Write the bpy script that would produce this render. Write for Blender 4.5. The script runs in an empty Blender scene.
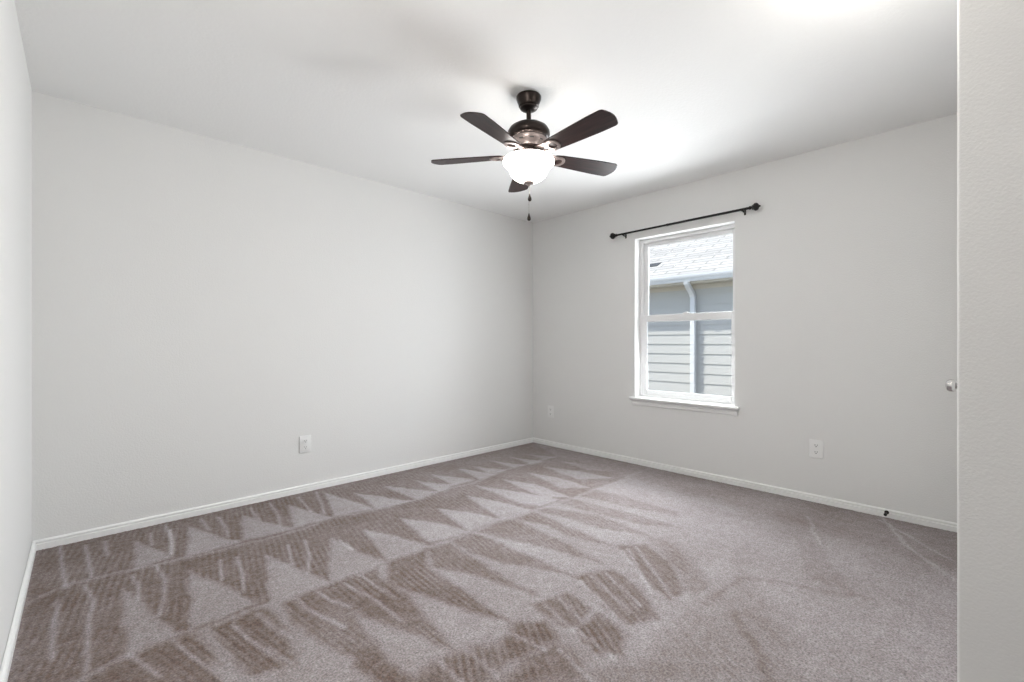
import bpy, bmesh, math, random
import numpy as np
from mathutils import Vector, Matrix

S = bpy.context.scene
C = S.collection
PI = math.pi
random.seed(4)

# ------------------------------------------------------------------ camera
# X runs along the long wall towards the window wall, Y towards the long wall
cd = bpy.data.cameras.new('camera')
cam = bpy.data.objects.new('camera', cd)
C.objects.link(cam)
cam.location = (0, 0, 1.10)
cam.rotation_euler = (PI / 2, 0, -math.atan2(0.695, 0.719))
cd.sensor_width = 36.0
cd.lens = 461.0 / 1024.0 * 36.0
cd.shift_y = (343.0 - 341.0) / 1024.0
cd.clip_start = 0.02
S.camera = cam

# ------------------------------------------------------------------ sky, sun, exposure
SUN_EL = math.radians(56.6)
SUN_AZ = math.radians(49.0)         # how far the sun stands to the left of the neighbour wall's normal
w = bpy.data.worlds.new('sky')
S.world = w
w.use_nodes = True
nt = w.node_tree
for n in list(nt.nodes):
    nt.nodes.remove(n)
wo = nt.nodes.new('ShaderNodeOutputWorld')
bg = nt.nodes.new('ShaderNodeBackground')
sk = nt.nodes.new('ShaderNodeTexSky')
sk.sky_type = 'NISHITA'
sk.sun_disc = False
sk.sun_elevation = SUN_EL
sk.sun_rotation = math.radians(-44.0)
sk.air_density = 1.0
sk.dust_density = 1.0
sk.ozone_density = 1.0
hs = nt.nodes.new('ShaderNodeHueSaturation')
hs.inputs['Saturation'].default_value = 1.0
nt.links.new(sk.outputs[0], hs.inputs['Color'])
nt.links.new(hs.outputs[0], bg.inputs[0])
bg.inputs[1].default_value = 0.28
nt.links.new(bg.outputs[0], wo.inputs[0])

sd = bpy.data.lights.new('sun', 'SUN')
sd.energy = 6.0
sd.angle = math.radians(0.53)
sd.color = (1.0, 0.95, 0.87)
sun = bpy.data.objects.new('sun', sd)
C.objects.link(sun)
ddir = Vector((math.cos(SUN_AZ) * math.cos(SUN_EL), -math.sin(SUN_AZ) * math.cos(SUN_EL), -math.sin(SUN_EL)))
sun.rotation_euler = ddir.to_track_quat('-Z', 'Y').to_euler()
sun.location = (-6, 8, 9)

# daylight entering at the window: level from the open yard, upwards off the ground, downwards from the sky
def area_light(name, loc, d, sx, sy, e, col, spread=180):
    l = bpy.data.lights.new(name, 'AREA')
    l.shape = 'RECTANGLE'
    l.size = sx
    l.size_y = sy
    l.energy = e
    l.color = col
    l.spread = math.radians(spread)
    o = bpy.data.objects.new(name, l)
    C.objects.link(o)
    o.location = loc
    o.rotation_euler = Vector(d).to_track_quat('-Z', 'Y').to_euler()
    return o
area_light('window_daylight', (3.846, 1.826, 1.27), (-1, 0, 0), 0.80, 1.20, 16.0, (0.92, 0.965, 1.0), 130)
area_light('window_daylight_wide', (3.846, 1.826, 1.33), (-1, 0, 0), 0.82, 1.40, 13.0, (0.92, 0.965, 1.0))
area_light('window_daylight_downward', (3.80, 1.826, 1.25), (-1, 0, -0.2), 0.80, 1.15, 16.0, (0.92, 0.965, 1.0))
area_light('window_daylight_from_ground', (4.75, 1.80, 0.45), (-0.75, 0.02, 0.65), 1.7, 1.3, 15.0, (1.0, 0.985, 0.96))
area_light('window_daylight_from_sky', (4.85, 1.85, 2.45), (-0.75, -0.02, -0.75), 1.7, 1.3, 130.0, (0.90, 0.95, 1.0))
# fill light added in the unseen hall behind the camera
area_light('hall_fill', (1.35, -4.0, 1.15), (-0.05, 1, 0.45), 1.0, 1.8, 6.0, (1.0, 0.99, 0.97))
# two fill lights added near the ceiling, not lamps of the room
def fill_point(name, loc, e, r):
    l = bpy.data.lights.new(name, 'POINT')
    l.energy = e
    l.shadow_soft_size = r
    l.color = (1.0, 0.955, 0.90)
    o = bpy.data.objects.new(name, l)
    C.objects.link(o)
    o.location = loc
fill_point('fill_by_door', (1.96, 0.26, 2.26), 5.4, 0.18)
fill_point('fill_by_side_wall', (0.5, 0.9, 2.2), 20.5, 0.12)

S.view_settings.view_transform = 'Standard'
S.view_settings.look = 'None'
S.view_settings.gamma = 1.0
S.view_settings.use_curve_mapping = False
S.view_settings.exposure = 0.05

# ------------------------------------------------------------------ helpers
def add_box(bm, x0, x1, y0, y1, z0, z1, bevel=0.0, seg=2):
    vs = [bm.verts.new(p) for p in ((x0, y0, z0), (x1, y0, z0), (x1, y1, z0), (x0, y1, z0),
                                    (x0, y0, z1), (x1, y0, z1), (x1, y1, z1), (x0, y1, z1))]
    fs = [bm.faces.new([vs[i] for i in q]) for q in ((3, 2, 1, 0), (4, 5, 6, 7), (0, 1, 5, 4),
                                                     (1, 2, 6, 5), (2, 3, 7, 6), (3, 0, 4, 7))]
    if bevel > 0:
        es = {e for f in fs for e in f.edges}
        bmesh.ops.bevel(bm, geom=list(es), offset=bevel, segments=seg, affect='EDGES', profile=0.5)
    return bm

def add_lathe(bm, prof, n=48, M=None, cap=True):
    """prof: (radius, z) pairs; turned about Z, then moved by M"""
    M = M or Matrix()
    rings = []
    for r, z in prof:
        if r < 1e-6:
            rings.append([bm.verts.new(M @ Vector((0, 0, z)))])
        else:
            rings.append([bm.verts.new(M @ Vector((r * math.cos(2 * PI * k / n), r * math.sin(2 * PI * k / n), z))) for k in range(n)])
    for a, b in zip(rings, rings[1:]):
        for k in range(n):
            q = (k + 1) % n
            if len(a) == 1 and len(b) > 1:
                bm.faces.new((a[0], b[q], b[k]))
            elif len(b) == 1 and len(a) > 1:
                bm.faces.new((a[k], a[q], b[0]))
            elif len(a) > 1:
                bm.faces.new((a[k], a[q], b[q], b[k]))
    if cap:
        if len(rings[0]) > 1:
            bm.faces.new(list(reversed(rings[0])))
        if len(rings[-1]) > 1:
            bm.faces.new(rings[-1])
    return bm

def axis(p, d):
    """a frame whose Z runs along d, set at p"""
    q = Vector(d).normalized().to_track_quat('Z', 'Y')
    return Matrix.Translation(Vector(p)) @ q.to_matrix().to_4x4()

def add_sphere(bm, c, r, n=16, sz=1.0):
    prof = [(r * math.sin(PI * i / 10), -r * sz * math.cos(PI * i / 10)) for i in range(11)]
    prof[0] = (0, prof[0][1]); prof[-1] = (0, prof[-1][1])
    return add_lathe(bm, prof, n, Matrix.Translation(Vector(c)))

def add_sweep(bm, pts, sect, closed=True):
    """sect: function(i) -> list of offset vectors around point i"""
    rings = []
    for i, p in enumerate(pts):
        rings.append([bm.verts.new(Vector(p) + o) for o in sect(i)])
    n = len(rings[0])
    for a, b in zip(rings, rings[1:]):
        for k in range(n):
            q = (k + 1) % n
            bm.faces.new((a[k], a[q], b[q], b[k]))
    bm.faces.new(list(reversed(rings[0])))
    bm.faces.new(rings[-1])
    return bm

def add_tube(bm, pts, r, n=12):
    pts = [Vector(p) for p in pts]
    def sect(i):
        a = pts[max(i - 1, 0)]; b = pts[min(i + 1, len(pts) - 1)]
        t = (b - a).normalized()
        up = Vector((0, 0, 1)) if abs(t.z) < 0.9 else Vector((1, 0, 0))
        u = t.cross(up).normalized(); v = u.cross(t)
        rr = r[i] if isinstance(r, (list, tuple)) else r
        return [u * rr * math.cos(2 * PI * k / n) + v * rr * math.sin(2 * PI * k / n) for k in range(n)]
    return add_sweep(bm, pts, sect)

def add_prism(bm, poly, map0, map1):
    """a polygon given twice, by two maps from (u, v) to space, closed into a solid"""
    a = [bm.verts.new(map0(u, v)) for u, v in poly]
    b = [bm.verts.new(map1(u, v)) for u, v in poly]
    bm.faces.new(list(reversed(a)))
    bm.faces.new(b)
    n = len(poly)
    for k in range(n):
        q = (k + 1) % n
        bm.faces.new((a[k], a[q], b[q], b[k]))
    return bm

def obj(name, bm, mat, parent=None, smooth=None):
    bmesh.ops.recalc_face_normals(bm, faces=bm.faces)
    me = bpy.data.meshes.new(name)
    bm.to_mesh(me)
    bm.free()
    me.materials.append(mat)
    o = bpy.data.objects.new(name, me)
    C.objects.link(o)
    if parent is not None:
        o.parent = parent
    if smooth is not None:
        for p in me.polygons:
            p.use_smooth = True
        try:
            me.set_sharp_from_angle(angle=math.radians(smooth))
        except Exception:
            pass
    return o

def empty(name, loc=(0, 0, 0), rz=0.0):
    o = bpy.data.objects.new(name, None)
    C.objects.link(o)
    o.empty_display_size = 0.1
    o.location = loc
    o.rotation_euler = (0, 0, rz)
    return o

def tag(o, label, cat, group=None):
    o['label'] = label
    o['category'] = cat
    if group:
        o['group'] = group
    return o

def struct(o):
    o['kind'] = 'structure'
    return o

def copy_tree(o, parent=None):
    c = o.copy()
    C.objects.link(c)
    if parent is not None:
        c.parent = parent
    for ch in list(o.children):
        copy_tree(ch, c)
    return c

# ------------------------------------------------------------------ materials
def mat(name, col, rough=0.5, metal=0.0, spec=0.5, bump=None, coat=0.0):
    """bump: (noise scale, strength, distance)"""
    m = bpy.data.materials.new(name)
    m.use_nodes = True
    t = m.node_tree
    b = t.nodes['Principled BSDF']
    b.inputs['Base Color'].default_value = (*col, 1)
    b.inputs['Roughness'].default_value = rough
    b.inputs['Metallic'].default_value = metal
    b.inputs['Specular IOR Level'].default_value = spec
    b.inputs['Coat Weight'].default_value = coat
    if bump:
        tc = t.nodes.new('ShaderNodeTexCoord')
        nz = t.nodes.new('ShaderNodeTexNoise')
        nz.inputs['Scale'].default_value = bump[0]
        nz.inputs['Detail'].default_value = 3.0
        bp = t.nodes.new('ShaderNodeBump')
        bp.inputs['Strength'].default_value = bump[1]
        bp.inputs['Distance'].default_value = bump[2]
        t.links.new(tc.outputs['Object'], nz.inputs['Vector'])
        t.links.new(nz.outputs['Fac'], bp.inputs['Height'])
        t.links.new(bp.outputs['Normal'], b.inputs['Normal'])
    return m

def node(m, kind, **kw):
    n = m.node_tree.nodes.new(kind)
    for k, v in kw.items():
        n.inputs[k].default_value = v
    return n

M_wall = mat('wall_paint', (0.79, 0.787, 0.775), 0.75, spec=0.25, bump=(130, 0.34, 0.004))
M_ceil = mat('ceiling_paint', (0.92, 0.92, 0.91), 0.9, spec=0.15, bump=(70, 0.30, 0.004))
M_trim = mat('trim_paint', (0.90, 0.90, 0.89), 0.35, bump=(30, 0.03, 0.002))
M_vinyl = mat('window_vinyl', (0.84, 0.84, 0.84), 0.35, bump=(25, 0.02, 0.001))
M_plate = mat('outlet_plastic', (0.86, 0.86, 0.85), 0.3, bump=(60, 0.01, 0.001))
M_slot = mat('dark_slot', (0.05, 0.05, 0.05), 0.6, bump=(80, 0.05, 0.001))
M_iron = mat('black_rod_metal', (0.012, 0.011, 0.010), 0.38, metal=0.4, bump=(90, 0.06, 0.001))
M_bronze = mat('dark_bronze', (0.030, 0.022, 0.019), 0.33, metal=0.75, bump=(120, 0.03, 0.001))
M_bronze2 = mat('brushed_bronze', (0.36, 0.30, 0.28), 0.32, metal=0.85, bump=(120, 0.04, 0.001))
M_nickel = mat('satin_nickel', (0.62, 0.61, 0.60), 0.22, metal=1.0, bump=(90, 0.02, 0.001))
M_rubber = mat('dark_rubber', (0.02, 0.02, 0.02), 0.6, bump=(120, 0.05, 0.001))
M_door = mat('door_paint', (0.82, 0.82, 0.80), 0.4, bump=(20, 0.04, 0.002))
M_chain = mat('bead_chain', (0.45, 0.43, 0.40), 0.3, metal=0.9, bump=(200, 0.02, 0.001))

def glass_mat():
    m = bpy.data.materials.new('window_glass')
    m.use_nodes = True
    t = m.node_tree
    for n in list(t.nodes):
        t.nodes.remove(n)
    o = t.nodes.new('ShaderNodeOutputMaterial')
    mx = t.nodes.new('ShaderNodeMixShader')
    tr = t.nodes.new('ShaderNodeBsdfTransparent')
    tr.inputs[0].default_value = (0.97, 0.985, 0.98, 1)
    gl = t.nodes.new('ShaderNodeBsdfGlossy')
    gl.inputs['Roughness'].default_value = 0.01
    fr = t.nodes.new('ShaderNodeFresnel')
    fr.inputs['IOR'].default_value = 1.25
    t.links.new(fr.outputs[0], mx.inputs[0])
    t.links.new(tr.outputs[0], mx.inputs[1])
    t.links.new(gl.outputs[0], mx.inputs[2])
    t.links.new(mx.outputs[0], o.inputs[0])
    return m
M_glass = glass_mat()

def wood_mat():
    m = mat('espresso_wood', (0.03, 0.018, 0.016), 0.40, spec=0.32)
    t = m.node_tree
    b = t.nodes['Principled BSDF']
    tc = node(m, 'ShaderNodeTexCoord')
    mp = node(m, 'ShaderNodeMapping')
    mp.inputs['Scale'].default_value = (2.5, 34, 34)
    nz = node(m, 'ShaderNodeTexNoise', Scale=2.2, Detail=5.0, Roughness=0.6)
    cr = t.nodes.new('ShaderNodeValToRGB')
    cr.color_ramp.elements[0].position = 0.32
    cr.color_ramp.elements[0].color = (0.009, 0.0032, 0.0032, 1)
    cr.color_ramp.elements[1].position = 0.72
    cr.color_ramp.elements[1].color = (0.042, 0.015, 0.0135, 1)
    t.links.new(tc.outputs['Object'], mp.inputs['Vector'])
    t.links.new(mp.outputs[0], nz.inputs['Vector'])
    t.links.new(nz.outputs['Fac'], cr.inputs[0])
    t.links.new(cr.outputs[0], b.inputs['Base Color'])
    return m
M_wood = wood_mat()

def bowl_mat():
    m = bpy.data.materials.new('lit_frosted_glass')
    m.use_nodes = True
    t = m.node_tree
    b = t.nodes['Principled BSDF']
    b.inputs['Base Color'].default_value = (0.9, 0.89, 0.87, 1)
    b.inputs['Roughness'].default_value = 0.28
    tc = node(m, 'ShaderNodeTexCoord')
    nz = node(m, 'ShaderNodeTexNoise', Scale=9.0, Detail=2.0)
    mr = node(m, 'ShaderNodeMapRange')
    mr.inputs['To Min'].default_value = BOWL * 0.85
    mr.inputs['To Max'].default_value = BOWL * 1.15
    t.links.new(tc.outputs['Object'], nz.inputs['Vector'])
    t.links.new(nz.outputs['Fac'], mr.inputs['Value'])
    t.links.new(mr.outputs[0], b.inputs['Emission Strength'])
    b.inputs['Emission Color'].default_value = (1.0, 0.965, 0.92, 1)
    return m
BOWL = 13.0
M_bowl = bowl_mat()

def carpet_mat():
    m = mat('cut_pile_carpet', (0.3, 0.25, 0.22), 1.0, spec=0.05)
    t = m.node_tree
    b = t.nodes['Principled BSDF']
    b.inputs['Sheen Weight'].default_value = 0.15
    b.inputs['Sheen Roughness'].default_value = 0.6
    at = t.nodes.new('ShaderNodeAttribute')
    at.attribute_name = 'pile'
    tc = node(m, 'ShaderNodeTexCoord')
    n1 = node(m, 'ShaderNodeTexNoise', Scale=135.0, Detail=3.0, Roughness=0.7)
    n2 = node(m, 'ShaderNodeTexNoise', Scale=55.0, Detail=4.0, Roughness=0.65)
    n3 = node(m, 'ShaderNodeTexNoise', Scale=3.0, Detail=3.0)
    for n in (n1, n2, n3):
        t.links.new(tc.outputs['Object'], n.inputs['Vector'])
    def math_(op, a, bb):
        k = t.nodes.new('ShaderNodeMath'); k.operation = op
        for i, x in enumerate((a, bb)):
            if isinstance(x, (int, float)): k.inputs[i].default_value = x
            else: t.links.new(x, k.inputs[i])
        return k.outputs[0]
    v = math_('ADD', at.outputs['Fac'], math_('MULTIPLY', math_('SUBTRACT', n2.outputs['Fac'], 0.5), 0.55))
    v = math_('ADD', v, math_('MULTIPLY', math_('SUBTRACT', n3.outputs['Fac'], 0.5), 0.25))
    cr = t.nodes.new('ShaderNodeValToRGB')
    cr.color_ramp.elements[0].position = 0.0
    cr.color_ramp.elements[0].color = (*CARPET_DARK, 1)
    cr.color_ramp.elements[1].position = 1.0
    cr.color_ramp.elements[1].color = (*CARPET_LIGHT, 1)
    t.links.new(v, cr.inputs[0])
    # single yarn tufts: lighter tips, darker gaps
    mr = node(m, 'ShaderNodeMapRange')
    mr.inputs['From Min'].default_value = 0.3
    mr.inputs['From Max'].default_value = 0.7
    mr.inputs['To Min'].default_value = 0.46
    mr.inputs['To Max'].default_value = 1.48
    t.links.new(n1.outputs['Fac'], mr.inputs['Value'])
    mx = t.nodes.new('ShaderNodeMix'); mx.data_type = 'RGBA'; mx.blend_type = 'MULTIPLY'
    mx.inputs['Factor'].default_value = 1.0
    t.links.new(cr.outputs[0], mx.inputs['A'])
    t.links.new(mr.outputs[0], mx.inputs['B'])
    t.links.new(mx.outputs['Result'], b.inputs['Base Color'])
    bp = t.nodes.new('ShaderNodeBump')
    bp.inputs['Strength'].default_value = 0.55
    bp.inputs['Distance'].default_value = 0.006
    t.links.new(math_('ADD', n1.outputs['Fac'], n2.outputs['Fac']), bp.inputs['Height'])
    t.links.new(bp.outputs['Normal'], b.inputs['Normal'])
    return m
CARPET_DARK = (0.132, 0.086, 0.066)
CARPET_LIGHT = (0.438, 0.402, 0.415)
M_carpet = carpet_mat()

# ------------------------------------------------------------------ room shell
X0, XB, YA, HC = -0.13, 3.77, 3.56, 2.452   # side wall, window wall, long wall, ceiling
XS, YR = 1.918, 0.0660                      # the near corner: end of the entry wall, face of the door wall
XL_SKEW = 0.018                             # the side wall is not quite square to the long wall
FZ0 = -0.012                                # top of the carpet
YE = -4.20                                  # back of the entry hall
WT = 0.15

MARKS = [
 (0.17, 0.03, [(-0.185,2.282),(-0.141,2.537),(-0.133,3.573),(3.788,3.577),(3.471,2.954),(2.992,2.951),(2.687,2.929),(2.322,2.848),(2.013,2.872),(1.78,2.82),(1.487,2.832),(1.214,2.901),(0.999,2.847),(0.794,2.852),(0.49,2.873),(0.228,2.921),(-0.001,2.96),(-0.124,2.862)]),
 (0.17, 0.03, [(-0.124,2.862),(-0.001,2.96),(0.228,2.921),(0.49,2.873),(0.794,2.852),(0.999,2.847),(1.214,2.901),(1.487,2.832),(1.78,2.82),(2.013,2.872),(2.322,2.848),(2.687,2.929),(2.992,2.951),(3.471,2.954),(3.555,2.09),(2.942,2.073),(2.603,2.084),(2.216,2.102),(1.972,2.122),(1.716,2.114),(1.432,2.128),(1.165,2.114),(0.875,2.113),(0.735,2.119),(0.575,2.135),(0.367,2.13),(0.301,2.159),(0.161,2.137),(0.052,2.104),(-0.015,2.069),(-0.153,2.203)]),
 (0.78, 0.018, [(0.281,3.329),(0.391,2.954),(0.239,2.924)]),
 (0.78, 0.018, [(0.537,3.356),(0.7,2.897),(0.451,2.896)]),
 (0.78, 0.018, [(0.812,3.337),(0.981,2.885),(0.719,2.915)]),
 (0.78, 0.018, [(1.089,3.349),(1.214,2.901),(0.986,2.901)]),
 (0.78, 0.018, [(1.377,3.454),(1.486,2.858),(1.238,2.913)]),
 (0.78, 0.018, [(1.533,3.271),(1.749,2.822),(1.501,2.844)]),
 (0.78, 0.018, [(1.776,3.269),(1.99,2.878),(1.778,2.822)]),
 (0.78, 0.018, [(2.02,3.214),(2.194,2.9),(2.006,2.862)]),
 (0.78, 0.018, [(2.225,3.291),(2.385,2.899),(2.169,2.907)]),
 (0.78, 0.018, [(2.493,3.267),(2.616,2.914),(2.414,2.889)]),
 (0.78, 0.018, [(2.639,3.222),(2.777,2.93),(2.585,2.943)]),
 (0.78, 0.018, [(2.87,3.268),(3.012,2.932),(2.873,2.972)]),
 (0.78, 0.018, [(3.105,3.231),(3.229,2.895),(3.064,2.906)]),
 (0.6, 0.018, [(3.311,3.223),(3.434,2.935),(3.299,2.958)]),
 (0.78, 0.02, [(0.179,2.702),(0.25,2.428),(0.305,2.164),(0.161,2.144)]),
 (0.78, 0.02, [(0.437,2.705),(0.512,2.439),(0.581,2.17),(0.348,2.156)]),
 (0.78, 0.02, [(0.746,2.627),(0.816,2.352),(0.882,2.119),(0.735,2.119),(0.623,2.14)]),
 (0.78, 0.02, [(1.077,2.615),(1.115,2.367),(1.17,2.124),(0.875,2.113)]),
 (0.78, 0.02, [(1.281,2.594),(1.374,2.366),(1.432,2.128),(1.176,2.134)]),
 (0.78, 0.02, [(1.524,2.601),(1.642,2.374),(1.725,2.125),(1.454,2.16)]),
 (0.78, 0.02, [(1.796,2.585),(1.917,2.341),(1.983,2.134),(1.716,2.133)]),
 (0.78, 0.02, [(2.083,2.646),(2.18,2.376),(2.232,2.112),(1.972,2.122)]),
 (0.78, 0.02, [(2.295,2.802),(2.434,2.432),(2.514,2.111),(2.323,2.128),(2.273,2.232)]),
 (0.78, 0.02, [(2.567,2.761),(2.657,2.488),(2.615,2.102),(2.469,2.213)]),
 (0.78, 0.02, [(2.85,2.751),(2.923,2.455),(2.887,2.126),(2.725,2.283)]),
 (0.78, 0.02, [(3.086,2.767),(3.208,2.469),(3.249,2.141),(2.996,2.346)]),
 (0.6, 0.02, [(3.345,2.809),(3.469,2.444),(3.493,2.15),(3.271,2.409)]),
 (0.1, 0.03, [(-0.014,2.011),(0.052,2.091),(0.22,2.133),(0.283,2.136),(0.353,2.143),(0.385,1.891),(0.381,1.735),(0.371,1.639)]),
 (0.14, 0.03, [(0.401,2.122),(0.478,2.112),(0.573,2.127),(0.615,2.086),(0.612,1.884),(0.599,1.728),(0.563,1.663),(0.436,1.72),(0.425,1.852),(0.396,2.042)]),
 (0.14, 0.03, [(0.666,2.098),(0.748,2.107),(0.875,2.113),(1.108,2.105),(1.068,1.938),(1.07,1.719),(1.055,1.554),(1.032,1.453),(1.005,1.359),(0.962,1.462),(0.926,1.572),(0.869,1.791),(0.828,1.85),(0.721,1.611),(0.677,1.746),(0.637,1.913)]),
 (0.25, 0.03, [(0.817,1.974),(0.852,1.817),(0.828,1.608),(0.716,1.608),(0.68,1.735)]),
 (0.1, 0.03, [(0.721,1.618),(0.823,1.597),(0.804,1.424),(0.834,1.285),(0.723,1.356),(0.722,1.496)]),
 (0.14, 0.025, [(1.165,2.114),(1.392,2.116),(1.291,1.935),(1.279,1.691),(1.278,1.507),(1.268,1.321),(1.188,1.522),(1.147,1.67),(1.101,1.81),(1.079,1.94)]),
 (0.18, 0.025, [(1.399,2.126),(1.533,2.091),(1.524,1.874),(1.493,1.67),(1.498,1.51),(1.5,1.368),(1.447,1.56),(1.401,1.726),(1.306,1.906)]),
 (0.2, 0.025, [(1.545,2.107),(1.716,2.114),(1.733,1.889),(1.743,1.632),(1.742,1.376),(1.655,1.583),(1.583,1.725),(1.544,1.902)]),
 (0.22, 0.025, [(1.751,2.1),(1.948,2.123),(2.031,2.065),(2.02,1.819),(1.985,1.61),(1.954,1.352),(1.887,1.571),(1.844,1.765),(1.778,1.938)]),
 (0.22, 0.025, [(2.042,2.077),(2.221,2.097),(2.182,1.724),(2.166,1.526),(2.162,1.405),(2.085,1.64),(2.1,1.866)]),
 (0.25, 0.025, [(2.248,2.096),(2.333,2.092),(2.464,1.751),(2.468,1.554),(2.422,1.372),(2.306,1.625),(2.293,1.812)]),
 (0.28, 0.025, [(2.457,2.081),(2.603,2.084),(2.617,1.844),(2.651,1.559),(2.655,1.267),(2.534,1.49),(2.48,1.748)]),
 (0.32, 0.025, [(2.684,2.066),(2.875,2.071),(2.907,1.79),(2.886,1.404),(2.827,1.389),(2.746,1.615),(2.716,1.83)]),
 (0.16, 0.05, [(0.916,1.349),(1.03,1.32),(1.139,1.291),(1.121,1.216),(1.044,1.158),(0.958,1.129),(0.792,1.289)]),
 (0.1, 0.03, [(1.167,1.272),(1.294,1.304),(1.372,1.23),(1.342,1.128),(1.165,1.144),(1.077,1.173)]),
 (0.16, 0.05, [(0.999,1.089),(1.154,1.133),(1.318,1.127),(1.316,1.013),(1.211,0.884)]),
 (0.17, 0.02, [(1.423,1.356),(1.604,1.301),(1.58,1.153),(1.416,1.133),(1.399,1.175),(1.407,1.261)]),
 (0.12, 0.025, [(1.424,1.125),(1.574,1.119),(1.525,0.951),(1.419,0.914),(1.362,0.968),(1.383,1.064)]),
 (0.2, 0.02, [(1.747,1.371),(1.937,1.282),(1.854,1.095),(1.728,0.913),(1.589,0.992),(1.628,1.127)]),
 (0.2, 0.02, [(2.185,1.417),(2.302,1.322),(2.209,1.15),(2.009,0.945),(1.867,0.958),(1.958,1.141)]),
 (0.36, 0.04, [(2.409,1.365),(2.454,1.265),(2.232,0.984),(2.1,0.857),(1.999,0.908),(2.217,1.143)]),
 (0.4, 0.08, [(1.652,0.804),(2.482,0.887),(1.948,0.518),(1.69,0.421),(1.322,0.777)]),
 (0.35, 0.06, [(2.767,0.689),(2.951,0.677),(2.644,0.453),(2.52,0.45),(2.537,0.582)]),
 (0.4, 0.06, [(0.999,1.089),(1.447,0.851),(1.971,0.869),(1.76,0.7),(1.368,0.733)]),
 (0.34, 0.1, [(3.78,3.696),(3.869,3.25),(3.833,0.128),(3.348,0.05),(3.113,0.104),(3.129,0.323),(3.18,0.545),(3.223,0.912),(3.29,1.45),(3.323,1.954),(3.359,2.367),(3.493,2.934)]),  # brushed strip by the window wall, with shade painted into its tone
]
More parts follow.
